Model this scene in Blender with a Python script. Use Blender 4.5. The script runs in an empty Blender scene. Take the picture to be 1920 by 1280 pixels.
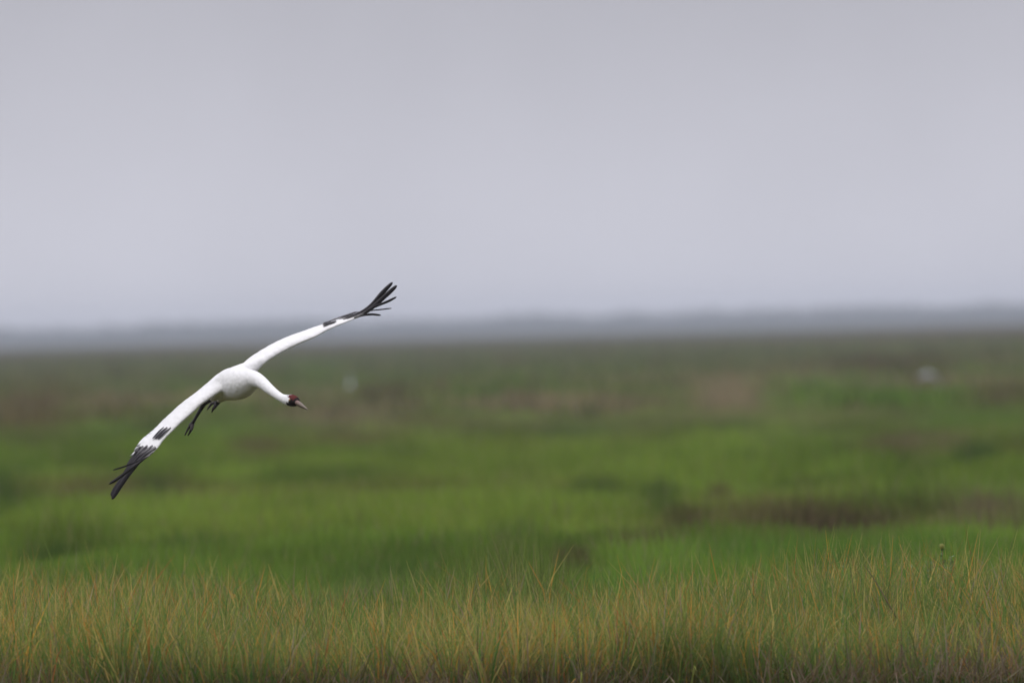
import bpy, bmesh, math
import numpy as np
from mathutils import Vector, Matrix

sc = bpy.context.scene
col = sc.collection
rng = np.random.default_rng(11)

# ------------------------------------------------------------------ camera
CAM_H = 1.75
LENS = 600.0
PITCH = 20 * 3.125e-5                      # horizon a hair above the centre
ROLL = math.radians(-1.35)
DIST = 90.0                                # distance of the flying crane
cam_d = bpy.data.cameras.new('camera')
cam = bpy.data.objects.new('camera', cam_d)
col.objects.link(cam)
CAM_M = Matrix.Translation((0, 0, CAM_H)) @ Matrix.Rotation(math.pi / 2 - PITCH, 4, 'X') @ Matrix.Rotation(ROLL, 4, 'Z')
cam.matrix_world = CAM_M
cam_d.lens = LENS
cam_d.sensor_width = 36.0
cam_d.clip_start = 1.0
cam_d.clip_end = 20000.0
cam_d.dof.use_dof = True
cam_d.dof.focus_distance = 88.2
cam_d.dof.aperture_fstop = 5.6
sc.camera = cam

# ------------------------------------------------------------------ world: overcast sky
SUN_EL, SUN_AZ = math.radians(58), math.radians(205)     # high, behind the camera, veiled by cloud
w = bpy.data.worlds.new('World')
sc.world = w
w.use_nodes = True
nt = w.node_tree
nt.nodes.clear()
N = nt.nodes.new
L = nt.links.new
out = N('ShaderNodeOutputWorld')
sky = N('ShaderNodeTexSky')
sky.sky_type = 'NISHITA'
sky.sun_disc = False
sky.sun_elevation = SUN_EL
sky.sun_rotation = SUN_AZ
sky.dust_density = 4.0
bg_clear = N('ShaderNodeBackground')
bg_clear.inputs['Strength'].default_value = 0.07
L(sky.outputs[0], bg_clear.inputs['Color'])
tc = N('ShaderNodeTexCoord')
sep = N('ShaderNodeSeparateXYZ')
L(tc.outputs['Generated'], sep.inputs[0])
# cloud cover: luminance of a standard overcast sky (1 + 2 sin h) / 3, pale haze belt near the horizon
mx = N('ShaderNodeMath'); mx.operation = 'MAXIMUM'; mx.inputs[1].default_value = 0.0
L(sep.outputs['Z'], mx.inputs[0])
ma = N('ShaderNodeMath'); ma.operation = 'MULTIPLY_ADD'; ma.inputs[1].default_value = 2.0; ma.inputs[2].default_value = 1.0
L(mx.outputs[0], ma.inputs[0])
mr = N('ShaderNodeMapRange'); mr.interpolation_type = 'SMOOTHSTEP'
mr.inputs['From Min'].default_value = 0.001
mr.inputs['From Max'].default_value = 0.028
mr.inputs['To Min'].default_value = 1.0
mr.inputs['To Max'].default_value = 0.69
L(mx.outputs[0], mr.inputs['Value'])
noi = N('ShaderNodeTexNoise')
noi.inputs['Scale'].default_value = 34.0
noi.inputs['Detail'].default_value = 3.0
L(tc.outputs['Generated'], noi.inputs['Vector'])
nm = N('ShaderNodeMapRange')
nm.inputs['From Min'].default_value = 0.3
nm.inputs['From Max'].default_value = 0.7
nm.inputs['To Min'].default_value = 0.94
nm.inputs['To Max'].default_value = 1.06
L(noi.outputs['Fac'], nm.inputs['Value'])
m1 = N('ShaderNodeMath'); m1.operation = 'MULTIPLY'
L(ma.outputs[0], m1.inputs[0]); L(mr.outputs[0], m1.inputs[1])
m2 = N('ShaderNodeMath'); m2.operation = 'MULTIPLY'
L(m1.outputs[0], m2.inputs[0]); L(nm.outputs[0], m2.inputs[1])
bg_cloud = N('ShaderNodeBackground')
bg_cloud.inputs['Color'].default_value = (0.685, 0.682, 0.758, 1)
L(m2.outputs[0], bg_cloud.inputs['Strength'])
mix = N('ShaderNodeMixShader')
mix.inputs[0].default_value = 0.9
L(bg_clear.outputs[0], mix.inputs[1]); L(bg_cloud.outputs[0], mix.inputs[2])
L(mix.outputs[0], out.inputs['Surface'])

sun_d = bpy.data.lights.new('sun', 'SUN')
sun_d.energy = 0.9
sun_d.angle = math.radians(25)
sun_d.color = (1.0, 0.965, 0.92)
sun = bpy.data.objects.new('sun', sun_d)
col.objects.link(sun)
sdir = Vector((math.sin(SUN_AZ) * math.cos(SUN_EL), math.cos(SUN_AZ) * math.cos(SUN_EL), math.sin(SUN_EL)))
sun.rotation_euler = sdir.to_track_quat('Z', 'Y').to_euler()
sun.location = (0, 0, 40)

sc.view_settings.view_transform = 'Standard'
sc.view_settings.look = 'None'
sc.view_settings.exposure = 0.0
sc.view_settings.gamma = 1.0
sc.view_settings.use_curve_mapping = False
sc.cycles.use_denoising = True
sc.cycles.max_bounces = 6
sc.cycles.diffuse_bounces = 3
sc.cycles.transmission_bounces = 4
sc.cycles.volume_bounces = 0


# ------------------------------------------------------------------ helpers
def tag(o, label=None, category=None, group=None, kind=None):
    for k, v in (('label', label), ('category', category), ('group', group), ('kind', kind)):
        if v:
            o[k] = v
    return o


def material(name, rough=0.8, spec=0.2):
    m = bpy.data.materials.new(name)
    m.use_nodes = True
    b = m.node_tree.nodes['Principled BSDF']
    b.inputs['Roughness'].default_value = rough
    b.inputs['Specular IOR Level'].default_value = spec
    return m, m.node_tree, b


def attr_material(name, rough, spec, noise_scale=40.0, lo=0.85, hi=1.1, bump=0.0, stretch=(1, 1, 1)):
    """colour from the mesh's own 'tint' attribute, broken up by a fine noise"""
    m, t, b = material(name, rough, spec)
    a = t.nodes.new('ShaderNodeAttribute'); a.attribute_name = 'tint'
    co = t.nodes.new('ShaderNodeTexCoord')
    mp = t.nodes.new('ShaderNodeMapping'); mp.inputs['Scale'].default_value = stretch
    t.links.new(co.outputs['Object'], mp.inputs['Vector'])
    n = t.nodes.new('ShaderNodeTexNoise'); n.inputs['Scale'].default_value = noise_scale
    n.inputs['Detail'].default_value = 4
    t.links.new(mp.outputs[0], n.inputs['Vector'])
    r = t.nodes.new('ShaderNodeMapRange')
    r.inputs['From Min'].default_value = 0.3; r.inputs['From Max'].default_value = 0.7
    r.inputs['To Min'].default_value = lo; r.inputs['To Max'].default_value = hi
    t.links.new(n.outputs['Fac'], r.inputs['Value'])
    v = t.nodes.new('ShaderNodeVectorMath'); v.operation = 'SCALE'
    t.links.new(a.outputs['Color'], v.inputs[0]); t.links.new(r.outputs[0], v.inputs['Scale'])
    t.links.new(v.outputs[0], b.inputs['Base Color'])
    if bump:
        bp = t.nodes.new('ShaderNodeBump'); bp.inputs['Strength'].default_value = bump
        bp.inputs['Distance'].default_value = 0.004
        t.links.new(n.outputs['Fac'], bp.inputs['Height'])
        t.links.new(bp.outputs[0], b.inputs['Normal'])
    return m


def grass_material(name):
    m = bpy.data.materials.new(name)
    m.use_nodes = True
    t = m.node_tree
    t.nodes.clear()
    o = t.nodes.new('ShaderNodeOutputMaterial')
    a = t.nodes.new('ShaderNodeAttribute'); a.attribute_name = 'tint'
    d = t.nodes.new('ShaderNodeBsdfDiffuse')
    tr = t.nodes.new('ShaderNodeBsdfTranslucent')
    mixn = t.nodes.new('ShaderNodeMixShader'); mixn.inputs[0].default_value = 0.4
    t.links.new(a.outputs['Color'], d.inputs['Color'])
    t.links.new(a.outputs['Color'], tr.inputs['Color'])
    t.links.new(d.outputs[0], mixn.inputs[1]); t.links.new(tr.outputs[0], mixn.inputs[2])
    t.links.new(mixn.outputs[0], o.inputs['Surface'])
    return m


def mesh_object(name, verts, faces, mat, parent=None, tint=None, smooth=True):
    me = bpy.data.meshes.new(name)
    me.from_pydata([tuple(v) for v in verts], [], faces)
    me.update()
    if smooth:
        me.polygons.foreach_set('use_smooth', [True] * len(me.polygons))
    if tint is not None:
        set_tint(me, tint)
    me.materials.append(mat)
    o = bpy.data.objects.new(name, me)
    col.objects.link(o)
    if parent is not None:
        o.parent = parent
        if parent.type == 'EMPTY':
            o.matrix_parent_inverse = Matrix.Translation(-parent.location)
    return o


def set_tint(me, tint):
    n = len(me.vertices)
    at = me.color_attributes.new('tint', 'FLOAT_COLOR', 'POINT')
    arr = np.ones((n, 4), dtype=np.float32)
    arr[:, :3] = tint
    at.data.foreach_set('color', arr.ravel())


def big_mesh(name, verts, quads, tint, mat):
    """fast mesh from numpy arrays"""
    me = bpy.data.meshes.new(name)
    nv, nf = len(verts), len(quads)
    me.vertices.add(nv)
    me.vertices.foreach_set('co', verts.astype(np.float32).ravel())
    me.loops.add(nf * 4)
    me.loops.foreach_set('vertex_index', quads.astype(np.int32).ravel())
    me.polygons.add(nf)
    me.polygons.foreach_set('loop_start', np.arange(0, nf * 4, 4, dtype=np.int32))
    me.update(calc_edges=True)
    set_tint(me, tint)
    me.materials.append(mat)
    o = bpy.data.objects.new(name, me)
    col.objects.link(o)
    return o


def vnoise(x, y, seed=0):
    """smooth value noise in [0,1], numpy"""
    r = np.random.default_rng(seed).random((257, 257))
    xi = np.floor(x).astype(int); yi = np.floor(y).astype(int)
    fx = x - xi; fy = y - yi
    fx = fx * fx * (3 - 2 * fx); fy = fy * fy * (3 - 2 * fy)
    a = r[xi % 256, yi % 256]; b = r[(xi + 1) % 256, yi % 256]
    c = r[xi % 256, (yi + 1) % 256]; d = r[(xi + 1) % 256, (yi + 1) % 256]
    return (a * (1 - fx) + b * fx) * (1 - fy) + (c * (1 - fx) + d * fx) * fy


def lerp(a, b, t):
    t = np.asarray(t)[..., None]
    return np.asarray(a) * (1 - t) + np.asarray(b) * t


K = 36.0 / LENS / 1920.0


def spot(px, py, t=0.0, base=DIST):
    """a point of the place at distance base + t, seen at that spot of the photograph"""
    D = base + t
    return CAM_M @ Vector(((px - 960) * K * D, -(py - 640) * K * D, -D))


def ground_spot(px, py, z=0.0):
    """where the sight line through that spot of the photograph meets the flat marsh (or a level above it)"""
    d = (CAM_M.to_3x3() @ Vector(((px - 960) * K, -(py - 640) * K, -1.0)))
    s = (CAM_H - z) / -d.z
    return d.x * s, d.y * s


# ------------------------------------------------------------------ the marsh floor
m_mud, t, b = material('marsh_mud', 1.0, 0.0)
co = t.nodes.new('ShaderNodeTexCoord')
mp = t.nodes.new('ShaderNodeMapping'); mp.inputs['Scale'].default_value = (0.12, 0.006, 1)
t.links.new(co.outputs['Object'], mp.inputs[0])
n1 = t.nodes.new('ShaderNodeTexNoise'); n1.inputs['Scale'].default_value = 1.0; n1.inputs['Detail'].default_value = 6
t.links.new(mp.outputs[0], n1.inputs['Vector'])
cr = t.nodes.new('ShaderNodeValToRGB')
cr.color_ramp.elements[0].position = 0.35; cr.color_ramp.elements[0].color = (0.075, 0.068, 0.05, 1)
cr.color_ramp.elements[1].position = 0.65; cr.color_ramp.elements[1].color = (0.08, 0.12, 0.035, 1)
t.links.new(n1.outputs['Fac'], cr.inputs[0])
n2 = t.nodes.new('ShaderNodeTexNoise'); n2.inputs['Scale'].default_value = 9.0; n2.inputs['Detail'].default_value = 8
t.links.new(co.outputs['Object'], n2.inputs['Vector'])
mm = t.nodes.new('ShaderNodeMix'); mm.data_type = 'RGBA'; mm.blend_type = 'MULTIPLY'; mm.inputs[0].default_value = 0.7
t.links.new(cr.outputs[0], mm.inputs['A']); t.links.new(n2.outputs['Color'], mm.inputs['B'])
t.links.new(mm.outputs['Result'], b.inputs['Base Color'])
bmp = t.nodes.new('ShaderNodeBump'); bmp.inputs['Strength'].default_value = 0.6; bmp.inputs['Distance'].default_value = 0.05
t.links.new(n2.outputs['Fac'], bmp.inputs['Height']); t.links.new(bmp.outputs[0], b.inputs['Normal'])
ys = np.concatenate([np.linspace(-60, 80, 5), np.linspace(82, 180, 120), np.geomspace(185, 9300, 60)])
xs = np.concatenate([np.linspace(-1400, -30, 12), np.linspace(-14, 14, 57), np.linspace(30, 1400, 12)])
X, Y = np.meshgrid(xs, ys)
near = np.clip((Y - 80) / 4, 0, 1) * np.clip((200 - Y) / 20, 0, 1)
Z = near * (0.05 * (vnoise(X * 1.3 + 40, Y * 0.7, 3) - 0.5) + 0.03 * (vnoise(X * 4 + 9, Y * 3, 4) - 0.5))
V = np.stack([X, Y, Z], -1).reshape(-1, 3)
nx, ny = len(xs), len(ys)
F = [(j * nx + i, j * nx + i + 1, (j + 1) * nx + i + 1, (j + 1) * nx + i) for j in range(ny - 1) for i in range(nx - 1)]
ground = mesh_object('ground', V, F, m_mud)
tag(ground, 'flat muddy floor of the salt marsh under the grass', 'ground', kind='structure')


# ------------------------------------------------------------------ grass
def blades(x, y, z, h, wid, lean, lean_az, curl, face, c0, c1, segs):
    """ribbons: root at x,y,z; lean and curl bend them over towards lean_az; c0 root colour, c1 tip colour"""
    n = len(x)
    k = segs + 1
    s = np.linspace(0, 1, k)[None, :]
    ang = lean[:, None] + curl[:, None] * s * s
    ds = h[:, None] / segs
    hor = np.zeros((n, k)); ver = np.zeros((n, k))
    mid = 0.5 * (ang[:, 1:] + ang[:, :-1])
    hor[:, 1:] = np.cumsum(np.sin(mid) * ds, 1)
    ver[:, 1:] = np.cumsum(np.cos(mid) * ds, 1)
    px = x[:, None] + hor * np.cos(lean_az)[:, None]
    py = y[:, None] + hor * np.sin(lean_az)[:, None]
    pz = z[:, None] + ver
    wd = wid[:, None] * 0.5 * np.clip(1.0 - s ** 2.2, 0.08, 1) * (0.75 + 0.5 * np.minimum(s * 2, 1))
    fx = np.cos(face)[:, None] * wd; fy = np.sin(face)[:, None] * wd
    A = np.stack([px - fx, py - fy, pz], -1)
    B = np.stack([px + fx, py + fy, pz], -1)
    V = np.stack([A, B], 2).reshape(n, k * 2, 3)
    base = (np.arange(n) * k * 2)[:, None, None]
    q = np.array([[2 * i, 2 * i + 1, 2 * i + 3, 2 * i + 2] for i in range(segs)])[None]
    Q = (base + q).reshape(-1, 4)
    ss = np.repeat(s, 2, axis=1)[..., None]
    C = c0[:, None, :] * (1 - ss) + c1[:, None, :] * ss
    return V.reshape(-1, 3), Q, C.reshape(-1, 3)


def join(parts):
    Vs, Qs, Cs, o = [], [], [], 0
    for V, Q, C in parts:
        Vs.append(V); Qs.append(Q + o); Cs.append(C); o += len(V)
    return np.concatenate(Vs), np.concatenate(Qs), np.concatenate(Cs)


def pick(palette, weights, n):
    p = np.asarray(palette, float)
    i = rng.choice(len(p), n, p=np.asarray(weights) / np.sum(weights))
    c = p[i]
    return c * rng.uniform(0.75, 1.25, (n, 1)) * rng.uniform(0.93, 1.07, (n, 3))


m_grass = grass_material('grass_blade')

# --- the tall strip along the water's edge: green, ochre and straw blades
def front_height(x, y):
    hgt = 0.335 + 0.17 * (vnoise(x * 0.9 + 30, y * 0.35 + 7, 21) - 0.5) + 0.12 * (vnoise(x * 3.1, y * 1.2, 22) - 0.5)
    hgt = hgt + 0.07 * np.clip((-x - 1.0) / 0.8, 0, 1) + 0.06 * np.clip((x - 0.5) / 0.8, 0, 1)
    hgt = hgt * (1 - 0.22 * np.clip((x - 0.9) / 0.6, 0, 1) * np.clip((85.2 - y) / 1.5, 0, 1))
    return hgt


def far_edge(x):       # where the tall strip ends
    return 94.5 + 5.0 * (vnoise(x * 0.8 + 3, x * 0 + 1.5, 24) - 0.4) + 6.5 * np.clip((-x - 0.9) / 0.8, 0, 1) + 1.5 * np.clip((x - 1.0) / 1.2, 0, 1)


n = 250000
x = rng.uniform(-6.2, 6.2, n)
u = rng.random(n) ** 1.5
y = 81.8 + 0.5 * (vnoise(x * 1.4, x * 0, 25) - 0.5) + u * 21.5
keep = (y < far_edge(x) - 4.0 * rng.random(n) ** 2) & (rng.random(n) < (0.12 + 1.3 * vnoise(x * 2.3 + 11, y * 1.5, 26)) * (1 - 0.55 * np.clip((x - 0.9) / 0.6, 0, 1) * np.clip((84.6 - y) / 1.0, 0, 1)))
x, y = x[keep], y[keep]
# gather the blades into tussocks
g = 0.16
cx, cy = np.round(x / g) * g, np.round(y / g) * g
jit = vnoise(cx * 7.3, cy * 5.1, 27)
x = x + (cx - x) * 0.5 * jit; y = y + (cy - y) * 0.5 * jit
n = len(x)
h = front_height(x, y) * rng.normal(0.95, 0.27, n).clip(0.3, 1.4)
ochre = np.clip(1.5 * vnoise(x * 0.7 + 5, y * 0.5, 28) - 0.2, 0, 1)
kindr = rng.random(n)
c1 = pick([(0.58, 0.30, 0.06), (0.55, 0.43, 0.14), (0.28, 0.33, 0.07), (0.12, 0.24, 0.05), (0.44, 0.17, 0.05), (0.36, 0.29, 0.18)],
          [0.12, 0.25, 0.29, 0.21, 0.04, 0.09], n)
c0 = pick([(0.075, 0.15, 0.028), (0.12, 0.16, 0.035), (0.14, 0.09, 0.035), (0.16, 0.12, 0.07)], [0.42, 0.26, 0.18, 0.14], n)
gm = kindr > 0.40 + 0.6 * ochre
c1[gm] = lerp(c1[gm], pick([(0.09, 0.20, 0.04), (0.15, 0.23, 0.05)], [1, 1], gm.sum()), np.full(gm.sum(), 0.7))
wholly = rng.random(n) < 0.10 + 0.12 * ochre                      # blades dried right down to the root
c0[wholly] = c1[wholly] * 0.9
lean = np.abs(rng.normal(0.14, 0.24, n)); curl = np.abs(rng.normal(0.3, 0.6, n))
bent = rng.random(n) < 0.10
lean[bent] += rng.uniform(0.3, 0.8, bent.sum()); curl[bent] += 0.6
az = rng.uniform(0, 2 * np.pi, n)
wd_ = rng.uniform(0.0035, 0.0075, n)
broad = rng.random(n) < 0.18
wd_[broad] *= 1.8
parts = [blades(x, y, np.full(n, -0.02), h, wd_, lean, az, curl, rng.uniform(0, np.pi, n), c0, c1, 3)]
# --- dead litter at the foot of the front rows: grey and brown stalks lying every way
n = 42000
x = rng.uniform(-5.4, 5.4, n); y = 81.6 + 6.5 * rng.random(n) ** 1.5
dead = vnoise(x * 1.1 + 60, y * 0.8, 31)
k_ = rng.random(n) < np.clip(0.15 + 1.3 * (dead - 0.25) + 0.3 * np.clip((x - 0.9) / 0.6, 0, 1), 0.05, 1)
x, y = x[k_], y[k_]; n = len(x)
cd = pick([(0.20, 0.155, 0.105), (0.13, 0.09, 0.05), (0.19, 0.13, 0.075), (0.27, 0.215, 0.15)], [0.3, 0.3, 0.25, 0.15], n)
parts.append(blades(x, y, rng.uniform(-0.01, 0.05, n), rng.uniform(0.08, 0.30, n), rng.uniform(0.003, 0.007, n),
                    rng.uniform(0.2, 1.35, n), rng.uniform(0, 2 * np.pi, n), rng.normal(0, 0.6, n), rng.uniform(0, np.pi, n), cd, cd * 1.1, 2))
# --- a few taller seed stalks standing over the strip
n = 650
x = rng.uniform(-5.4, 5.4, n); y = rng.uniform(83.0, 95.0, n)
c = pick([(0.28, 0.22, 0.08), (0.15, 0.18, 0.06), (0.09, 0.06, 0.035), (0.33, 0.17, 0.05)], [0.35, 0.35, 0.1, 0.2], n)
parts.append(blades(x, y, np.zeros(n), front_height(x, y) * rng.uniform(1.1, 1.55, n), rng.uniform(0.002, 0.0045, n),
                    np.abs(rng.normal(0.2, 0.15, n)), rng.uniform(0, 2 * np.pi, n), np.abs(rng.normal(0.4, 0.4, n)),
                    rng.uniform(0, np.pi, n), c * 0.8, c, 4))
V, Q, C = join(parts)
g1 = big_mesh('marsh_grass', V, Q, C, m_grass)
tag(g1, 'tall ochre and green marsh grass in focus along the near edge of the marsh', 'grass', kind='stuff')

# --- green and brown grass flats behind
GREEN = np.array((0.118, 0.218, 0.032)); LIME = np.array((0.20, 0.275, 0.040)); DEEP = np.array((0.048, 0.088, 0.022))
TAN = np.array((0.30, 0.225, 0.14)); BROWN = np.array((0.135, 0.098, 0.052)); SAGE = np.array((0.145, 0.155, 0.075))

CANOPY = 0.24


# patches of one growth, as the stretch of canopy they take up: (x0, x1, y0, y1 in the photograph, colour, weight, height m)
PATCH = [
    (1390, 1740, 915, 992, BROWN * 0.6, 0.98, 0.15), (1235, 1315, 918, 970, BROWN * 0.55, 0.95, 0.2), (1745, 1960, 900, 958, TAN * 0.55, 0.85, 0.25),
    (1195, 1262, 888, 930, DEEP * 0.9, 0.9, 0.34), (1318, 1362, 880, 910, BROWN * 0.8, 0.8, 0.28), (1060, 1175, 878, 897, DEEP, 0.75, 0.26),
    (1585, 1705, 808, 842, BROWN, 0.85, 0.28), (1640, 1815, 802, 830, TAN * 0.65, 0.7, 0.26), (1785, 1870, 820, 858, DEEP, 0.85, 0.28),
    (1280, 1440, 708, 764, TAN * 1.05, 0.85, 0.30), (940, 1285, 728, 764, TAN * 0.85, 0.65, 0.26), (1555, 1790, 668, 697, BROWN * 0.7, 0.9, 0.30),
    (1800, 1960, 712, 748, BROWN * 1.1, 0.8, 0.28), (1700, 1960, 758, 792, GREEN, 0.8, 0.26), (1255, 1415, 783, 802, DEEP * 1.1, 0.75, 0.26),
    (985, 1165, 783, 802, DEEP * 1.3, 0.6, 0.26), (-40, 145, 725, 805, BROWN * 1.15, 0.85, 0.32), (422, 548, 812, 848, BROWN * 0.95, 0.85, 0.28),
    (588, 728, 852, 888, DEEP, 0.8, 0.28), (150, 300, 722, 765, TAN * 0.75, 0.6, 0.26), (525, 760, 748, 788, TAN * 0.8, 0.75, 0.26),
    (245, 320, 886, 918, DEEP, 0.75, 0.3), (-40, 1150, 905, 965, LIME * 1.12, 0.7, 0.25), (570, 1280, 815, 885, LIME, 0.55, 0.24),
    (-40, 40, 865, 940, DEEP, 0.7, 0.3), (1030, 1110, 1006, 1042, BROWN * 0.65, 0.95, 0.22), (925, 942, 985, 1032, TAN * 0.8, 0.7, 0.24),
    (620, 830, 1022, 1060, DEEP * 1.3, 0.5, 0.22), (575, 810, 1060, 1108, TAN * 0.7, 0.9, 0.16), (1135, 1285, 985, 1014, BROWN * 1.2, 0.6, 0.24),
    (290, 440, 975, 1006, DEEP * 1.3, 0.5, 0.24), (1300, 1960, 988, 1045, GREEN * 1.1, 0.85, 0.22), (820, 1300, 1045, 1085, GREEN * 1.15, 0.8, 0.16), (660, 700, 725, 745, BROWN * 0.7, 0.8, 0.3),
    (690, 770, 715, 745, BROWN * 0.7, 0.7, 0.3), (540, 650, 680, 705, GREEN * 0.9, 0.6, 0.3),
]


def growth(x, y):
    """colour and height of the growth standing at x, y"""
    a = vnoise(x * 0.45 + 50, y * 0.055, 41)
    bb = vnoise(x * 0.18 + 20, y * 0.018 + 3, 42)
    c = vnoise(x * 1.4 + 5, y * 0.16, 43)
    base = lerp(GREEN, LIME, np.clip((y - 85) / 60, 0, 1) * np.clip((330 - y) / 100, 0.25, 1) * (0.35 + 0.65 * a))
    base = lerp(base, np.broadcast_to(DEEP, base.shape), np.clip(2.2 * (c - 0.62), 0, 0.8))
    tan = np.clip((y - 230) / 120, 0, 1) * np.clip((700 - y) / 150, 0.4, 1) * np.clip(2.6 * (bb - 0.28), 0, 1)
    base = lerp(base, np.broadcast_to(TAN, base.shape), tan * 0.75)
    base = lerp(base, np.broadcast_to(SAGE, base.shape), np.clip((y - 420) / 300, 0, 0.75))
    base = lerp(base, np.broadcast_to(BROWN, base.shape), np.clip(3 * (a - 0.64), 0, 0.75))
    hum = vnoise(x * 0.75 + 31, y * 0.22 + 5, 49) ** 1.4
    hgt = 0.09 + 0.38 * hum ** 1.5 + 0.08 * (a - 0.5) + np.clip((y - 300) / 1500, 0, 0.15)
    base = base * (0.58 + 0.80 * vnoise(x * 0.9 + 61, y * 0.2 + 15, 50))[:, None]
    wob = 0.35 * (vnoise(x * 1.1 + 70, y * 0.12, 46) - 0.5)
    for x0_, x1_, y0_, y1_, colr, wt, hh in PATCH:
        xm = 0.5 * (x0_ + x1_)
        _, far_ = ground_spot(xm, y0_, CANOPY); _, near_ = ground_spot(xm, y1_, CANOPY)
        tanx = (0.5 * (x0_ + x1_) - 960) * K
        hw = 0.5 * (x1_ - x0_) * K
        rx = (x / y - tanx) / hw + wob
        gm_ = 0.5 * (1 / near_ + 1 / far_); gh_ = 0.5 * (1 / near_ - 1 / far_)
        ry = (1 / y - gm_) / gh_ + wob
        e = np.exp(-np.abs(rx) ** 3 - np.abs(ry) ** 3)
        base = lerp(base, np.broadcast_to(colr, base.shape), e * wt)
        hgt = hgt * (1 - 0.6 * e) + hh * 0.6 * e
    return base, hgt


def flat(y0, y1, count, w0, w1, segs, side, hs=1.0):
    y = np.sqrt(rng.uniform((y0 + side / 0.03) ** 2, (y1 + side / 0.03) ** 2, count)) - side / 0.03
    half = (0.031 if y0 < 130 else 0.040) * y + side
    x = rng.uniform(-1, 1, count) * half
    x += 0.0
    if y0 < 120:
        k = y > far_edge(x) - 3.0 * rng.random(len(x))
        x, y = x[k], y[k]
    n = len(x)
    colr, hgt = growth(x, y)
    dens = vnoise(x * 2.5 + 8, y * 0.5, 44)
    h = hgt * hs * rng.normal(1, 0.15, n).clip(0.4, 1.5) * (0.8 + 0.4 * dens)
    colr = colr * rng.uniform(0.7, 1.3, (n, 1)) * rng.uniform(0.92, 1.08, (n, 3))
    dry = rng.random(n) < 0.06
    colr[dry] = lerp(colr[dry], np.broadcast_to(TAN, (dry.sum(), 3)), np.full(dry.sum(), 0.7))
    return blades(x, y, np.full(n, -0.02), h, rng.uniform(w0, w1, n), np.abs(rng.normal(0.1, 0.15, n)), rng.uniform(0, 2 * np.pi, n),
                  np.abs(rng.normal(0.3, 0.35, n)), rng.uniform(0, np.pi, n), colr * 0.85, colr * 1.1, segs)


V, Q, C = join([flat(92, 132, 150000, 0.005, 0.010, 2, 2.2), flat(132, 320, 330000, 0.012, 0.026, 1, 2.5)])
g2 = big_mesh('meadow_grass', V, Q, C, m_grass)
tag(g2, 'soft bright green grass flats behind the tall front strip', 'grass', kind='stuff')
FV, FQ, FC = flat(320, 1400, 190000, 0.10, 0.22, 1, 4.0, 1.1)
def outer(count):
    y = np.sqrt(rng.uniform(1380 ** 2, 6500 ** 2, count))
    x = rng.uniform(-1, 1, count) * (0.042 * y + 8)
    lim = 4200 + 2300 * np.clip(0.55 + x / y / 0.055 + 0.25 * (vnoise(x * 0.02, y * 0.001, 47) - 0.5), 0, 1) ** 1.2
    k = y < lim
    x, y = x[k], y[k]; n = len(x)
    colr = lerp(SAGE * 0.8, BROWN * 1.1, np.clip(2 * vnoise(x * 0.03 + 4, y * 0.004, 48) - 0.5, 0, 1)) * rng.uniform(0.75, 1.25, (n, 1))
    return blades(x, y, np.full(n, -0.02), rng.uniform(0.3, 0.6, n), rng.uniform(0.6, 1.3, n), np.abs(rng.normal(0.1, 0.15, n)), rng.uniform(0, 6.28, n),
                  np.abs(rng.normal(0.3, 0.3, n)), rng.uniform(-0.6, 0.6, n), colr * 0.9, colr * 1.1, 1)
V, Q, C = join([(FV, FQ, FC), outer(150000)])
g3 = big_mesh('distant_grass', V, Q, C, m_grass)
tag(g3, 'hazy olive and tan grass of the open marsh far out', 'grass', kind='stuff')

# ------------------------------------------------------------------ far shore trees
n = 55000
yy = rng.uniform(6900, 7600, n)
xx = rng.uniform(-420, 420, n)
top = 3.2 + 3.4 * vnoise(xx * 0.035 + 10, yy * 0.004, 51) ** 1.4 + 3.2 * vnoise(xx * 0.11, yy * 0.02, 52)
zz = top * 1.15 * rng.random(n) ** 1.25
sz = rng.uniform(0.6, 1.6, n)
a1 = rng.normal(size=(n, 3)); a1 /= np.linalg.norm(a1, axis=1, keepdims=True)
a2 = np.cross(a1, rng.normal(size=(n, 3))); a2 /= np.linalg.norm(a2, axis=1, keepdims=True)
P = np.stack([xx, yy, zz], -1)
P[:, 2] = np.maximum(P[:, 2], sz)
V = np.stack([P - a1 * sz[:, None], P - a2 * sz[:, None] * 0.6, P + a1 * sz[:, None], P + a2 * sz[:, None] * 0.6], 1).reshape(-1, 3)
Q = np.arange(n * 4).reshape(n, 4)
C = np.repeat(pick([(0.05, 0.075, 0.03), (0.04, 0.06, 0.03), (0.07, 0.08, 0.04)], [1, 1, 1], n), 4, 0)
tl = big_mesh('treeline', V, Q, C, m_grass)
tag(tl, 'low blue grey wooded shore fading into haze along the horizon', 'trees', kind='stuff')


# ------------------------------------------------------------------ lofted bodies
def frame_along(pts):
    pts = [Vector(p) for p in pts]
    tans = []
    for i in range(len(pts)):
        a = pts[max(i - 1, 0)]; c = pts[min(i + 1, len(pts) - 1)]
        tans.append((c - a).normalized())
    return pts, tans


def resample(pts, rad, m):
    """Catmull-Rom through the points, radii along with them"""
    P = [Vector(p) for p in pts]
    out, ro = [], []
    nseg = len(P) - 1
    for i in range(nseg):
        p0, p1, p2, p3 = P[max(i - 1, 0)], P[i], P[i + 1], P[min(i + 2, nseg)]
        r0, r1, r2, r3 = (np.array(rad[j], float) for j in (max(i - 1, 0), i, i + 1, min(i + 2, nseg)))
        for k in range(m):
            u = k / m
            f = lambda a, b_, c_, d_: 0.5 * ((2 * b_) + (c_ - a) * u + (2 * a - 5 * b_ + 4 * c_ - d_) * u * u + (3 * b_ - a - 3 * c_ + d_) * u ** 3)
            out.append(f(p0, p1, p2, p3)); ro.append(np.maximum(f(r0, r1, r2, r3), 0.0005))
    out.append(P[-1]); ro.append(np.array(rad[-1], float))
    return out, ro


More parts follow.
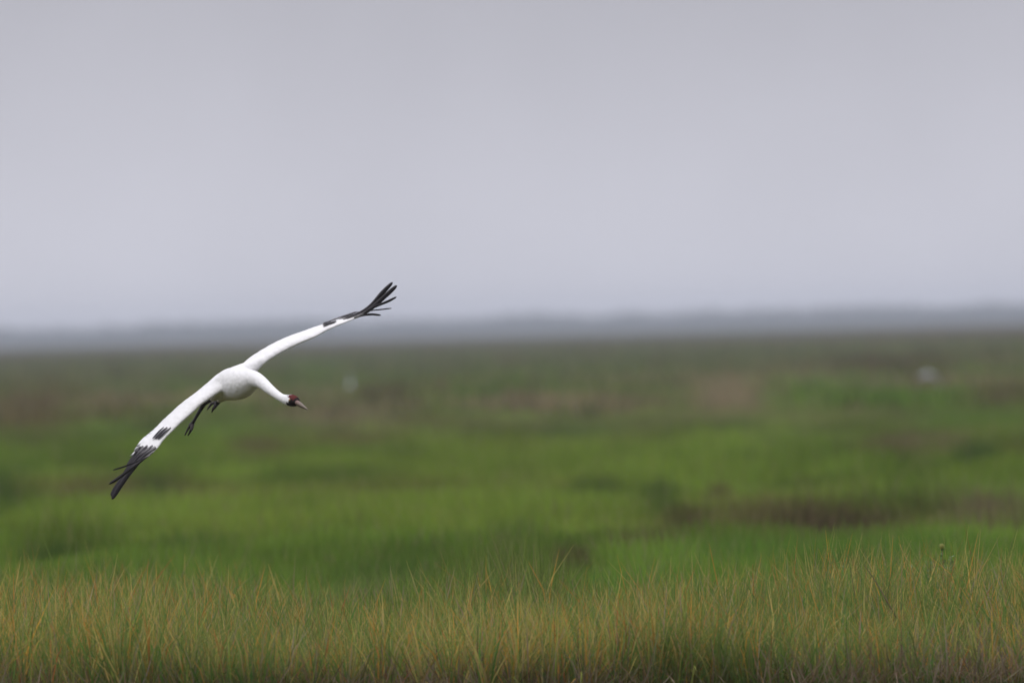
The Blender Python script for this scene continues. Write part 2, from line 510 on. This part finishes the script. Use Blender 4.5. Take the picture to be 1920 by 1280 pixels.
def tube(pts, rad, up=Vector((0, 0, 1)), sides=16, m=4):
    """closed tapered tube; rad entries are r or (r across, r up)"""
    rad = [(r, r) if np.isscalar(r) else r for r in rad]
    pts, rad = resample(pts, rad, m)
    pts, tans = frame_along(pts)
    V, F = [], []
    for p, tn, r in zip(pts, tans, rad):
        side = tn.cross(up).normalized()
        u_ = side.cross(tn).normalized()
        for k in range(sides):
            a = 2 * math.pi * k / sides
            V.append(p + side * (r[0] * math.cos(a)) + u_ * (r[1] * math.sin(a)))
    for i in range(len(pts) - 1):
        for k in range(sides):
            F.append((i * sides + k, i * sides + (k + 1) % sides, (i + 1) * sides + (k + 1) % sides, (i + 1) * sides + k))
    F.append(tuple(reversed(range(sides))))
    F.append(tuple((len(pts) - 1) * sides + k for k in range(sides)))
    return V, F


def merge(lists):
    V, F = [], []
    for v, f in lists:
        o = len(V)
        V += list(v); F += [tuple(i + o for i in q) for q in f]
    return V, F


def fuse(name, V, F, voxel, smooth_it):
    """overlapping closed lofts -> one continuous skin"""
    me = bpy.data.meshes.new(name + '_lofts')
    me.from_pydata([tuple(v) for v in V], [], F)
    me.update()
    bm = bmesh.new(); bm.from_mesh(me)
    bmesh.ops.recalc_face_normals(bm, faces=bm.faces)
    bm.to_mesh(me); bm.free()
    ob = bpy.data.objects.new(name + '_lofts', me)
    col.objects.link(ob)
    r = ob.modifiers.new('remesh', 'REMESH'); r.mode = 'VOXEL'; r.voxel_size = voxel
    s = ob.modifiers.new('smooth', 'SMOOTH'); s.iterations = smooth_it; s.factor = 0.5
    dg = bpy.context.evaluated_depsgraph_get()
    res = bpy.data.meshes.new_from_object(ob.evaluated_get(dg), depsgraph=dg)
    bpy.data.objects.remove(ob); bpy.data.meshes.remove(me)
    return res


# ------------------------------------------------------------------ the flying crane
BIRD = spot(440, 720, 0.0)
crane = bpy.data.objects.new('crane', None)
crane.location = BIRD
crane.empty_display_size = 0.2
col.objects.link(crane)
tag(crane, 'white crane in flight with spread black-tipped wings and red crown over the marsh grass', 'bird')

FWD = Vector((0.35, -0.93, -0.05)).normalized()
SIDE = Vector((0.77, 0.26, 0.58)); SIDE = (SIDE - FWD * SIDE.dot(FWD)).normalized()
UP = FWD.cross(SIDE).normalized()

m_plume = attr_material('plumage', 0.8, 0.1, 38.0, 0.93, 1.02, 0.55, (1, 1, 1))
t = m_plume.node_tree
vor = t.nodes.new('ShaderNodeTexVoronoi'); vor.inputs['Scale'].default_value = 42.0; vor.inputs['Randomness'].default_value = 0.8
cc = t.nodes.new('ShaderNodeTexCoord'); t.links.new(cc.outputs['Object'], vor.inputs['Vector'])
vb = t.nodes.new('ShaderNodeBump'); vb.inputs['Strength'].default_value = 0.45; vb.inputs['Distance'].default_value = 0.005; vb.invert = True
t.links.new(vor.outputs['Distance'], vb.inputs['Height'])
old = [n_ for n_ in t.nodes if n_.type == 'BUMP' and n_ != vb][0]
t.links.new(vb.outputs[0], old.inputs['Normal'])
m_black = attr_material('black_feather', 0.5, 0.35, 260.0, 0.7, 1.3, 0.3)
m_horn = attr_material('horn', 0.45, 0.4, 180.0, 0.85, 1.15, 0.2)
m_leg = attr_material('leg_skin', 0.55, 0.35, 240.0, 0.75, 1.25, 0.4)

# trunk, neck and head in one run from tail to bill
trunk = [(394, 729, .50, .014), (402, 726, .40, .028), (412, 723, .29, .050), (424, 721, .15, .072), (437, 719, 0, .086),
         (450, 718.5, -.10, .084), (463, 714.5, -.18, .068), (476.5, 711, -.25, .0455), (490.5, 717, -.33, .0335),
         (506, 730, -.42, .0265), (519, 739.8, -.485, .0222), (529, 746, -.53, .0220), (539, 749.5, -.565, .0280),
         (547, 750.5, -.59, .0320), (554, 752.5, -.615, .0265), (558.5, 755, -.63, .015)]
tv, tf = tube([spot(a, b_, c_) for a, b_, c_, r in trunk], [r for *_, r in trunk], up=UP, sides=28, m=4)


def wing_sections(le, te, tl0, tl1, chord0, chord1, th0, th1):
    """leading and trailing edge points -> list of (LE, TE, thickness)"""
    S = []
    n = len(le)
    for i, (a, b_) in enumerate(zip(le, te)):
        u = i / (n - 1)
        t0 = tl0 + (tl1 - tl0) * u
        S.append((spot(a[0], a[1], t0), spot(b_[0], b_[1], t0 + chord0 + (chord1 - chord0) * u), th0 + (th1 - th0) * u ** 0.7))
    return S


LW = wing_sections(
    [(452, 708), (432, 720.5), (407, 735), (391.5, 746), (376, 757), (359, 773), (340, 790), (323, 807), (307.5, 823), (297, 838), (284, 851), (273, 858)],
    [(445, 696), (415, 699), (387, 722), (365, 740), (344, 755), (327, 769.5), (308, 787), (291, 804), (275, 818.5), (262.5, 829), (255, 843), (251, 850)],
    -.075, -.20, .30, .15, .075, .014)
RW = wing_sections(
    [(452, 712), (479, 692), (507, 670.5), (541, 651.5), (569, 639), (591, 630.5), (613, 618.5), (633, 610), (657, 600.5), (683, 589)],
    [(448, 700), (459, 682), (474, 669.5), (508, 648), (537, 634), (559, 625.5), (583, 617.5), (605, 610.5), (633, 600.5), (664, 590)],
    -.07, .17, .30, .14, .070, .012)
PROF = [(0, 0), (.02, .42), (.08, .78), (.2, 1.0), (.4, .85), (.65, .52), (.88, .30), (1, .16)]


def wing_normal(S, i, sgn):
    a = S[max(i - 1, 0)]; c_ = S[min(i + 1, len(S) - 1)]
    span = ((c_[0] + c_[1]) - (a[0] + a[1])).normalized()
    ch = (S[i][1] - S[i][0]).normalized()
    nrm = span.cross(ch).normalized() * sgn
    return nrm if nrm.dot(UP) > 0 else -nrm


def wing_mesh(S):
    # refine along the span
    def fine(j):
        pts, r = resample([s[j] for s in S], [(s[2], s[2]) for s in S], 4)
        return pts, [q[0] for q in r]
    le, th = fine(0); te, _ = fine(1)
    R = list(zip(le, te, th))
    V, F = [], []
    ring = len(PROF) * 2 - 1
    for i, (a, b_, t_) in enumerate(R):
        nrm = wing_normal(R, i, 1)
        chord = b_ - a
        up_ = [a + chord * s + nrm * (t_ * (p * .55) + chord.length * .05 * math.sin(math.pi * s)) for s, p in PROF]
        lo_ = [a + chord * s + nrm * (-t_ * (p * .45) + chord.length * .05 * math.sin(math.pi * s)) for s, p in PROF[1:]]
        V += up_ + list(reversed(lo_))
    for i in range(len(R) - 1):
        for k in range(ring):
            F.append((i * ring + k, i * ring + (k + 1) % ring, (i + 1) * ring + (k + 1) % ring, (i + 1) * ring + k))
    F.append(tuple(reversed(range(ring))))
    F.append(tuple((len(R) - 1) * ring + k for k in range(ring)))
    return V, F, R


lv, lf, LR = wing_mesh(LW)
rv, rf, RR = wing_mesh(RW)


def on_wing(R, u, s, lift):
    """a point on the upper face of a wing: u along the span 0..1, s along the chord 0..1"""
    f = u * (len(R) - 1); i = int(min(f, len(R) - 2)); q = f - i
    a = R[i][0].lerp(R[i + 1][0], q); b_ = R[i][1].lerp(R[i + 1][1], q); t_ = R[i][2] * (1 - q) + R[i + 1][2] * q
    nrm = wing_normal(R, i, 1)
    p = np.interp(s, [x_[0] for x_ in PROF], [x_[1] for x_ in PROF])
    ch = b_ - a
    return a + ch * s + nrm * (t_ * p * .55 + ch.length * .05 * math.sin(math.pi * s) + lift), nrm


# folded thighs under the tail end of the trunk
thigh1 = tube([spot(418, 728, .12), spot(404, 741, .22), spot(394, 749, .26)], [.045, .030, .014], up=UP, sides=14)
thigh2 = tube([spot(428, 730, .12), spot(418, 742, .26), spot(411, 750, .36)], [.045, .030, .014], up=UP, sides=14)
keel = tube([spot(402, 735, .24), spot(412, 732, .14), spot(428, 727, .04), spot(443, 724, -.05), spot(455, 720, -.10)], [.030, .052, .068, .072, .055], up=UP, sides=18)
yoke = tube([spot(392, 735, -.04), spot(408, 722, -.03), spot(425, 710, -.045), spot(445, 704, -.055), spot(468, 691, -.03), spot(492, 674, .0)],
            [.022, .035, .045, .054, .042, .022], up=UP, sides=18)
BV, BF = merge([(tv, tf), keel, yoke, (lv, lf), (rv, rf), thigh1, thigh2])
bme = fuse('body', BV, BF, 0.0048, 5)
bme.name = 'body'


def fair(me, centre, r_in, r_out, rounds):
    """even out the joins of wings, neck and trunk (weighted Taubin smoothing)"""
    n_ = len(me.vertices)
    c_ = np.empty(n_ * 3); me.vertices.foreach_get('co', c_); p = c_.reshape(-1, 3)
    e = np.empty(len(me.edges) * 2, dtype=np.int32); me.edges.foreach_get('vertices', e); e = e.reshape(-1, 2)
    i = np.concatenate([e[:, 0], e[:, 1]]); j = np.concatenate([e[:, 1], e[:, 0]])
    deg = np.bincount(i, minlength=n_).clip(1)[:, None]
    d_ = np.linalg.norm(p - np.array(centre), axis=1)
    wt = np.clip((r_out - d_) / (r_out - r_in), 0, 1)[:, None]
    for k in range(rounds):
        for lam in (0.60, -0.52):
            avg = np.stack([np.bincount(i, p[j, q], n_) for q in range(3)], -1) / deg
            p = p + lam * wt * (avg - p)
    me.vertices.foreach_set('co', p.astype(np.float32).ravel())
    me.update()


fair(bme, spot(442, 712, -.06), .17, .32, 110)
nv = len(bme.vertices)
co_ = np.empty(nv * 3, dtype=np.float32)
bme.vertices.foreach_get('co', co_)
P = co_.reshape(-1, 3)
# plumage colours in the head's own frame
HC = np.array(spot(547, 750, -.59))
ha = (spot(577, 767.6, -.68) - spot(547, 750, -.59)).normalized()
hu = Vector((0, 0, 1)); hu = (hu - ha * hu.dot(ha)).normalized()
hs = ha.cross(hu)
rel = P - HC
f = rel @ np.array(ha); uu = rel @ np.array(hu); ss_ = rel @ np.array(hs)
jn = 0.004 * (vnoise(P[:, 0] * 160 + 900, P[:, 2] * 160 + P[:, 1] * 90, 61) - 0.5)
tint = np.tile(np.array((0.86, 0.855, 0.845)), (nv, 1))
# cream tint of the underparts, deeper towards the belly
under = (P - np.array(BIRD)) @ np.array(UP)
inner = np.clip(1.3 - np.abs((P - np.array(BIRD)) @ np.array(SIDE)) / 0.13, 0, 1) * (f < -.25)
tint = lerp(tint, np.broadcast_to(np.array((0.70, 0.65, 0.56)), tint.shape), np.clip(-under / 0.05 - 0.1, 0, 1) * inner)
head = (np.abs(rel).max(1) < .065)
nape = head & (f > -.034 + jn) & (uu > .016 + jn) & (f < -.012)
tint[nape] = (0.45, 0.43, 0.43)
mask = head & ((f > .012 + 1.5 * jn) | ((uu < -.011 + jn) & (f > -.006 + 1.5 * jn)))
tint[mask] = (0.022, 0.018, 0.018)
red = head & (uu > .0145 + jn) & (f > -.010 + jn) & (f < .036)
tint[red] = (0.105, 0.024, 0.022)
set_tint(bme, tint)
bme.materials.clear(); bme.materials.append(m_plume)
bme.polygons.foreach_set('use_smooth', [True] * len(bme.polygons))
body = bpy.data.objects.new('body', bme)
col.objects.link(body)
body.parent = crane
body.matrix_parent_inverse = Matrix.Translation(-BIRD)

# bill: two mandibles
b0 = spot(557.5, 755.5, -.63); bt = spot(577.3, 767.8, -.70)
ax = (bt - b0).normalized()
BL = (bt - b0).length
bu = Vector((-.55, 0, 0.83)); bu = (bu - ax * bu.dot(ax)).normalized()


def bill_half(name, off, r0, tip_len, c0, c1):
    pts = [b0 - ax * .012 + bu * off, b0 + ax * BL * .28 + bu * off * .9, b0 + ax * BL * .66 + bu * off * .55, b0 + ax * tip_len + bu * off * .25]
    V, F = tube(pts, [(r0 * 1.0, r0 * .92), (r0 * .86, r0 * .8), (r0 * .52, r0 * .5), (.0016, .0016)], up=bu, sides=14, m=5)
    d = np.array([(v - b0).dot(ax) / tip_len for v in V]).clip(0, 1)
    return mesh_object(name, V, F, m_horn, crane, lerp(np.tile(c0, (len(V), 1)), np.tile(c1, (len(V), 1)), np.clip(d * 2.4, 0, 1)))


bill_half('upper_mandible', .0054, .0128, BL, np.array((0.22, 0.13, 0.11)), np.array((0.20, 0.165, 0.13)))
bill_half('lower_mandible', -.0072, .0100, BL * .97, np.array((0.13, 0.09, 0.08)), np.array((0.16, 0.13, 0.10)))


def ball(center, r, sides=12):
    V, F = [], []
    rings = 8
    for i in range(rings + 1):
        th = math.pi * i / rings
        for k in range(sides):
            ph = 2 * math.pi * k / sides
            V.append(center + Vector((math.sin(th) * math.cos(ph), math.sin(th) * math.sin(ph), math.cos(th))) * r)
    for i in range(rings):
        for k in range(sides):
            F.append((i * sides + k, i * sides + (k + 1) % sides, (i + 1) * sides + (k + 1) % sides, (i + 1) * sides + k))
    return V, F


for sgn in (-1, 1):
    e = Vector(HC) + ha * .013 + hu * .007 + hs * (.0272 * sgn)
    V, F = ball(e, .0066)
    eye = mesh_object('eye', V, F, m_horn, crane, np.tile((0.50, 0.30, 0.14), (len(V), 1)))
    V, F = ball(e + hs * (.0035 * sgn) + ha * .0012, .0034)
    pu = mesh_object('pupil', V, F, m_horn, eye, np.tile((0.01, 0.01, 0.01), (len(V), 1)))


# feathers
def feather(name, pts, width, flat_dir, c=(0.030, 0.026, 0.031), tip=0.9, root=0.55, base=None):
    """vane with a raised shaft: pts along the shaft, width full width in metres, flat_dir the direction across the vane"""
    P_, _ = resample(pts, [1.0] * len(pts), 6)
    P_, T_ = frame_along(P_)
    n_ = len(P_)
    V, F, C_ = [], [], []
    for i, (p, tn) in enumerate(zip(P_, T_)):
        u_ = i / (n_ - 1)
        wd = width * .5 * (root + (1 - root) * min(u_ / .5, 1)) * (1 if u_ < tip else math.sqrt(max(0.0, 1 - ((u_ - tip) / (1 - tip)) ** 2)))
        wd = max(wd, .0008)
        fd = (flat_dir - tn * flat_dir.dot(tn)).normalized()
        nr = tn.cross(fd).normalized()
        th = .0022 * (1 - .6 * u_)
        V += [p - fd * wd * 1.0, p - fd * wd * .25 + nr * th, p + nr * th * 1.9, p + fd * wd * .35 + nr * th * .8, p + fd * wd,
              p + fd * wd * .35 - nr * th, p - fd * wd * .25 - nr * th]
        k_ = 0 if base is None else max(0.0, 1 - u_ / .22)
        C_ += [tuple(np.array(c) * (1 - k_) + np.array(base if base is not None else c) * k_)] * 7
    for i in range(n_ - 1):
        for k in range(7):
            F.append((i * 7 + k, i * 7 + (k + 1) % 7, (i + 1) * 7 + (k + 1) % 7, (i + 1) * 7 + k))
    F.append(tuple(reversed(range(7)))); F.append(tuple((n_ - 1) * 7 + k for k in range(7)))
    return mesh_object(name, V, F, m_black, crane, np.array(C_))


PX = K * DIST                                           # metres per photograph pixel at the crane


def screen_dir(dx, dy, dt):
    return (CAM_M.to_3x3() @ Vector((dx, -dy, -dt))).normalized()


# low wing: perp to the feathers on screen is about (.75,.6)
lp = lambda dt: screen_dir(.80, .60, dt)
prim_low = [  # points (px,py,t), width px, depth tilt
    ([(292, 838, -.185), (270, 855, -.21), (247, 880, -.23), (226, 909, -.25), (209.5, 936, -.26)], 9.5, .5),
    ([(281, 840, -.165), (260, 857, -.18), (241, 882, -.19), (223, 907, -.20), (208, 930, -.21)], 10, .5),
    ([(270, 838, -.13), (255, 856, -.14), (243, 873, -.15), (231, 893, -.155), (221, 909, -.16)], 8, .5),
    ([(288, 846, -.225), (262, 866, -.255), (238, 884, -.28), (219, 898, -.295), (204.5, 907, -.305)], 5.5, .9),
    ([(281, 853, -.245), (258, 864, -.275), (234, 874, -.30), (211, 881, -.32)], 3.0, 1.4),
    ([(262, 836, -.10), (251, 855, -.11), (244, 866, -.12), (238, 876, -.13)], 7, .5),
]
for pts, wpx, dt in prim_low:
    feather('primary_feather', [spot(*p) for p in pts], wpx * PX * math.sqrt(1 + dt * dt), lp(dt), tip=.80, base=(0.30, 0.29, 0.29))
rp = lambda dt: screen_dir(.45, .85, dt)
prim_high = [
    ([(643, 599, .17), (673, 588, .19), (695, 574, .21), (715, 551, .23), (736.5, 529, .245)], 8.5, .5),
    ([(651, 600, .155), (681, 588, .175), (703, 572, .195), (725, 552.5, .21), (744.5, 535, .225)], 8.5, .5),
    ([(664, 596, .14), (691, 581, .155), (706, 573.5, .165), (726, 565.5, .175), (743.8, 556.5, .185)], 4.8, .9),
    ([(672, 592, .13), (693, 583, .14), (714, 580.2, .15), (734.5, 577.8, .16)], 2.6, 1.5),
    ([(670, 594, .10), (684, 590.5, .11), (698, 589.3, .12), (714.5, 591, .125)], 4.4, 1.0),
]
for pts, wpx, dt in prim_high:
    feather('primary_feather', [spot(*p) for p in pts], wpx * PX * math.sqrt(1 + dt * dt), rp(dt), tip=.78, base=(0.30, 0.29, 0.29))
# black alula and the dark primary coverts, lying on the upper face of the hand
def lying(name, R, path, width, lift=.004, base=None, c=(0.030, 0.026, 0.031), root=.3, tip=.7, mat=None):
    pts, nr = [], None
    for u_, s_ in path:
        p, nr = on_wing(R, u_, s_, lift); pts.append(p)
    d = (pts[-1] - pts[0]).normalized()
    o_ = feather(name, pts, width, d.cross(nr).normalized(), c=c, tip=tip, root=root, base=base)
    if mat:
        o_.data.materials[0] = mat
    return o_


for k, (s0, s1, w_) in enumerate(((.04, .10, .022), (.12, .19, .026), (.20, .28, .022))):
    lying('alula_feather', LR, [(.625 + .012 * k, s0), (.69, (s0 + s1) / 2), (.760 + .010 * k, s1)], w_, .005 + .002 * k, (0.35, 0.34, 0.34))
    lying('alula_feather', RR, [(.665 + .012 * k, s0 + .08), (.725, (s0 + s1) / 2 + .09), (.800 + .012 * k, s1 + .08)], w_ * 1.15, .005 + .002 * k, (0.35, 0.34, 0.34))
for k, (s0, s1) in enumerate(((.16, .20), (.34, .36), (.52, .52), (.70, .66))):
    lying('covert_feather', LR, [(.83 + .018 * k, s0), (.91, (s0 + s1) / 2), (.99, s1)], .040, .004 + .0015 * k, (0.45, 0.44, 0.44))
    lying('covert_feather', RR, [(.855 - .01 * k, s0), (.92, (s0 + s1) / 2), (.99, s1)], .034, .004 + .0015 * k, (0.45, 0.44, 0.44))


for R_, u0, u1, cnt in ((LR, .20, .93, 17), (RR, .16, .93, 17)):
    for k in range(cnt):                                   # white secondaries along the trailing edge
        u_ = u0 + (u1 - u0) * k / (cnt - 1)
        lying('secondary_feather', R_, [(u_, .72), (u_ + .010, .88), (u_ + .018, 1.03 + .02 * ((k * 7) % 3))], .078, -.0015, c=(.84, .838, .83), root=.8, tip=.82, mat=m_plume)


# legs and feet
def leg(shank, toes, hind):
    V, F = tube([spot(*p[:3]) for p in shank], [p[3] for p in shank], up=UP, sides=12, m=4)
    o = mesh_object('leg', V, F, m_leg, crane, np.tile((0.022, 0.019, 0.021), (len(V), 1)))
    for pts in toes + [hind]:
        V, F = tube([spot(*p[:3]) for p in pts], [p[3] for p in pts], up=UP, sides=10, m=4)
        d = np.linspace(0, 1, len(V))
        tq = mesh_object('toe', V, F, m_leg, o, np.tile((0.030, 0.022, 0.022), (len(V), 1)))
    return o


leg([(400, 745, .25, .014), (393, 750, .25, .0135), (384, 755, .25, .0145), (380, 761, .26, .0115), (371, 776, .29, .0085), (363, 790, .32, .0085), (359.5, 796, .335, .0125)],
    [[(359, 795, .33, .008), (352.5, 804, .34, .0058), (346.3, 816, .345, .003)],
     [(361, 796, .33, .010), (358, 806, .33, .0075), (352.3, 816, .34, .0034)],
     [(361, 795, .33, .010), (359, 804, .31, .008), (355, 808.5, .31, .003)]],
    [(359, 794, .335, .007), (356, 796, .35, .006), (353.5, 803, .355, .0028)])
leg([(415, 746, .34, .014), (410, 752, .42, .013), (407, 756, .47, .0125)],
    [[(406, 755, .47, .010), (398, 756, .49, .008), (394, 760, .495, .0065), (388.6, 768, .50, .0028)],
     [(406.5, 756, .47, .012), (403, 762, .47, .0095), (399.5, 767, .475, .007), (397.3, 772.5, .48, .0032)],
     [(406, 757, .46, .010), (404, 761, .45, .008), (401.5, 767, .45, .003)]],
    [(405, 755, .48, .007), (400, 754.5, .50, .006), (396, 757, .51, .0028)])


# ------------------------------------------------------------------ two pale wading birds far out on the marsh
def wader(px, py, heading, s, neck_down, label):
    gx, gy = ground_spot(px, py)
    root = bpy.data.objects.new('wading_bird', None)
    root.location = (gx, gy, 0)
    col.objects.link(root)
    tag(root, label, 'bird', 'wading birds standing far out')
    M = Matrix.Translation((gx, gy, 0)) @ Matrix.Rotation(heading, 4, 'Z') @ Matrix.Scale(s, 4)
    G = lambda *p: M @ Vector(p)
    if neck_down:
        pts = [(-.36, 0, .60), (-.2, 0, .68), (0, 0, .72), (.16, 0, .72), (.27, 0, .70), (.38, 0, .62), (.45, 0, .45), (.50, 0, .33), (.54, 0, .26)]
    else:
        pts = [(-.36, 0, .56), (-.2, 0, .66), (0, 0, .74), (.14, 0, .80), (.20, 0, .92), (.17, 0, 1.08), (.19, 0, 1.22), (.24, 0, 1.28), (.30, 0, 1.27)]
    V, F = tube([G(*p) for p in pts], [r * s for r in (.03, .09, .125, .10, .05, .033, .028, .036, .02)], up=Vector((0, 1, 0)).cross(Vector((0, 0, 1))) + Vector((0, .01, .3)), sides=14)
    a = mesh_object('body', V, F, m_plume, root, np.tile((0.42, 0.42, 0.44) if neck_down else (0.40, 0.40, 0.43), (len(V), 1)))
    q = pts[-1]; dn = (.12, 0, -.09) if neck_down else (.16, 0, -.02)
    V, F = tube([G(q[0] - .01, 0, q[2]), G(q[0] + dn[0], 0, q[2] + dn[2])], [.017 * s, .003 * s], up=Vector((0, .2, 1)), sides=8)
    mesh_object('bill', V, F, m_horn, root, np.tile((0.3, 0.24, 0.15), (len(V), 1)))
    for sy in (-1, 1):
        V, F = tube([G(-.04, .05 * sy, .66), G(-.07, .05 * sy, .36), G(-.02, .05 * sy, -.01)], [.02 * s, .011 * s, .010 * s], up=Vector((1, .1, 0)), sides=8)
        mesh_object('leg', V, F, m_leg, root, np.tile((0.03, 0.03, 0.03), (len(V), 1)))


wader(657, 748, math.radians(80), 0.52, False, 'pale upright wading bird standing alone on the open marsh beyond the crane')
wader(1738, 736, math.radians(0), 0.60, True, 'pale grey wading bird bent over feeding beside dark brown growth')

# ------------------------------------------------------------------ leafy weeds standing in the front grass
m_leaf = attr_material('weed_leaf', 0.6, 0.25, 90.0, 0.8, 1.2)


def weed(px, py_top, dist, height, nst, seed, flower, label):
    r = np.random.default_rng(seed)
    tp = spot(px, py_top, dist - DIST)
    root = bpy.data.objects.new('leafy_weed', None)
    root.location = (tp.x, tp.y, 0)
    col.objects.link(root)
    tag(root, label, 'plant', 'leafy weeds standing in the front grass')
    SV, LV = [], []
    tops = []
    for k in range(nst):
        az = r.uniform(0, 6.28)
        spread_ = 0 if k == 0 else r.uniform(.03, .11)
        hk = tp.z if k == 0 else tp.z * r.uniform(.84, .96)
        top_ = Vector((tp.x + math.cos(az) * spread_, tp.y + math.sin(az) * spread_, hk))
        p0 = Vector((tp.x, tp.y, -.01)); p1 = p0.lerp(top_, .5) + Vector((math.cos(az), math.sin(az), 0)) * .015
        SV.append(tube([p0, p1, top_], [.004, .003, .0018], up=Vector((1, .3, 0)), sides=6, m=4))
        tops.append(top_)
        for j in range(22):
            s_ = .6 + .4 * (j / 21)
            c_ = p0.lerp(p1, s_ / .5) if s_ < .5 else p1.lerp(top_, (s_ - .5) / .5)
            a_ = r.uniform(0, 6.28)
            d_ = Vector((math.cos(a_), math.sin(a_), r.uniform(.1, .9))).normalized()
            ln = r.uniform(.022, .042) * (1.15 - .4 * s_)
            sd = d_.cross(Vector((0, 0, 1))).normalized() * ln * .36
            nn = sd.cross(d_).normalized() * ln * .06
            b_ = c_ + d_ * .003
            LV.append(([b_, b_ + d_ * ln * .5 + sd, b_ + d_ * ln, b_ + d_ * ln * .5 - sd, b_ + d_ * ln * .5 - nn],
                       [(0, 1, 4), (1, 2, 4), (2, 3, 4), (3, 0, 4)]))
    V, F = merge(SV)
    mesh_object('stem', V, F, m_leaf, root, np.tile((0.10, 0.10, 0.05), (len(V), 1)))
    V, F = merge(LV)
    lo = mesh_object('leaves', V, F, m_leaf, root, np.tile((0.12, 0.20, 0.085), (len(V), 1)) * r.uniform(.75, 1.3, (len(V), 1)), smooth=False)
    lo['kind'] = 'stuff'
    if flower:
        V, F = tube([tops[0], tops[0] + Vector((0, 0, .012)), tops[0] + Vector((0, 0, .026)), tops[0] + Vector((0, 0, .034))], [.004, .013, .012, .004], up=Vector((1, 0, 0)), sides=9)
        mesh_object('flower_head', V, F, m_leaf, root, np.tile((0.20, 0.20, 0.04), (len(V), 1)))


weed(1766, 1030, 93.0, .5, 5, 3, True, 'leafy grey green weed with a yellow flower head above the grass')
weed(1738, 1055, 92.5, .45, 3, 4, False, 'short grey green weed close beside the flowering weed')
weed(1582, 1052, 93.5, .45, 3, 5, False, 'slender pale weed beside a dark leaning reed')

# a dark leaning reed
V, F = tube([spot(1690, 1175, -3.2), spot(1668, 1135, -3.2), spot(1645, 1095, -3.15), spot(1620, 1058, -3.1)], [.0042, .0038, .0028, .001], up=Vector((0, 1, 0)), sides=8)
p0 = spot(1690, 1175, -3.2)
V2, F2 = tube([Vector((p0.x + .10, p0.y, -.02)), Vector((p0.x + .055, p0.y, p0.z * .5)), p0], [.0046, .0044, .0042], up=Vector((0, 1, 0)), sides=8)
V, F = merge([(V2, F2), (V, F)])
reed = mesh_object('reed', V, F, m_leaf, None, np.tile((0.10, 0.072, 0.03), (len(V), 1)))
tag(reed, 'dark brown reed leaning over among the green blades', 'reed')

# ------------------------------------------------------------------ the hazy air
hz = bpy.data.materials.new('haze_air')
hz.use_nodes = True
t = hz.node_tree
t.nodes.clear()
o = t.nodes.new('ShaderNodeOutputMaterial')
pv = t.nodes.new('ShaderNodeVolumePrincipled')
pv.inputs['Color'].default_value = (0.84, 0.90, 1.0, 1)
pv.inputs['Density'].default_value = 0.000125
pv.inputs['Anisotropy'].default_value = 0.0
t.links.new(pv.outputs[0], o.inputs['Volume'])
x0, x1, y0, y1, z0, z1 = -1500, 1500, -100, 9500, -1.0, 16.0
V = [(x0, y0, z0), (x1, y0, z0), (x1, y1, z0), (x0, y1, z0), (x0, y0, z1), (x1, y0, z1), (x1, y1, z1), (x0, y1, z1)]
F = [(0, 3, 2, 1), (4, 5, 6, 7), (0, 1, 5, 4), (1, 2, 6, 5), (2, 3, 7, 6), (3, 0, 4, 7)]
haze = mesh_object('haze', V, F, hz, smooth=False)
tag(haze, 'thin pale haze lying over the whole marsh', 'haze', kind='stuff')
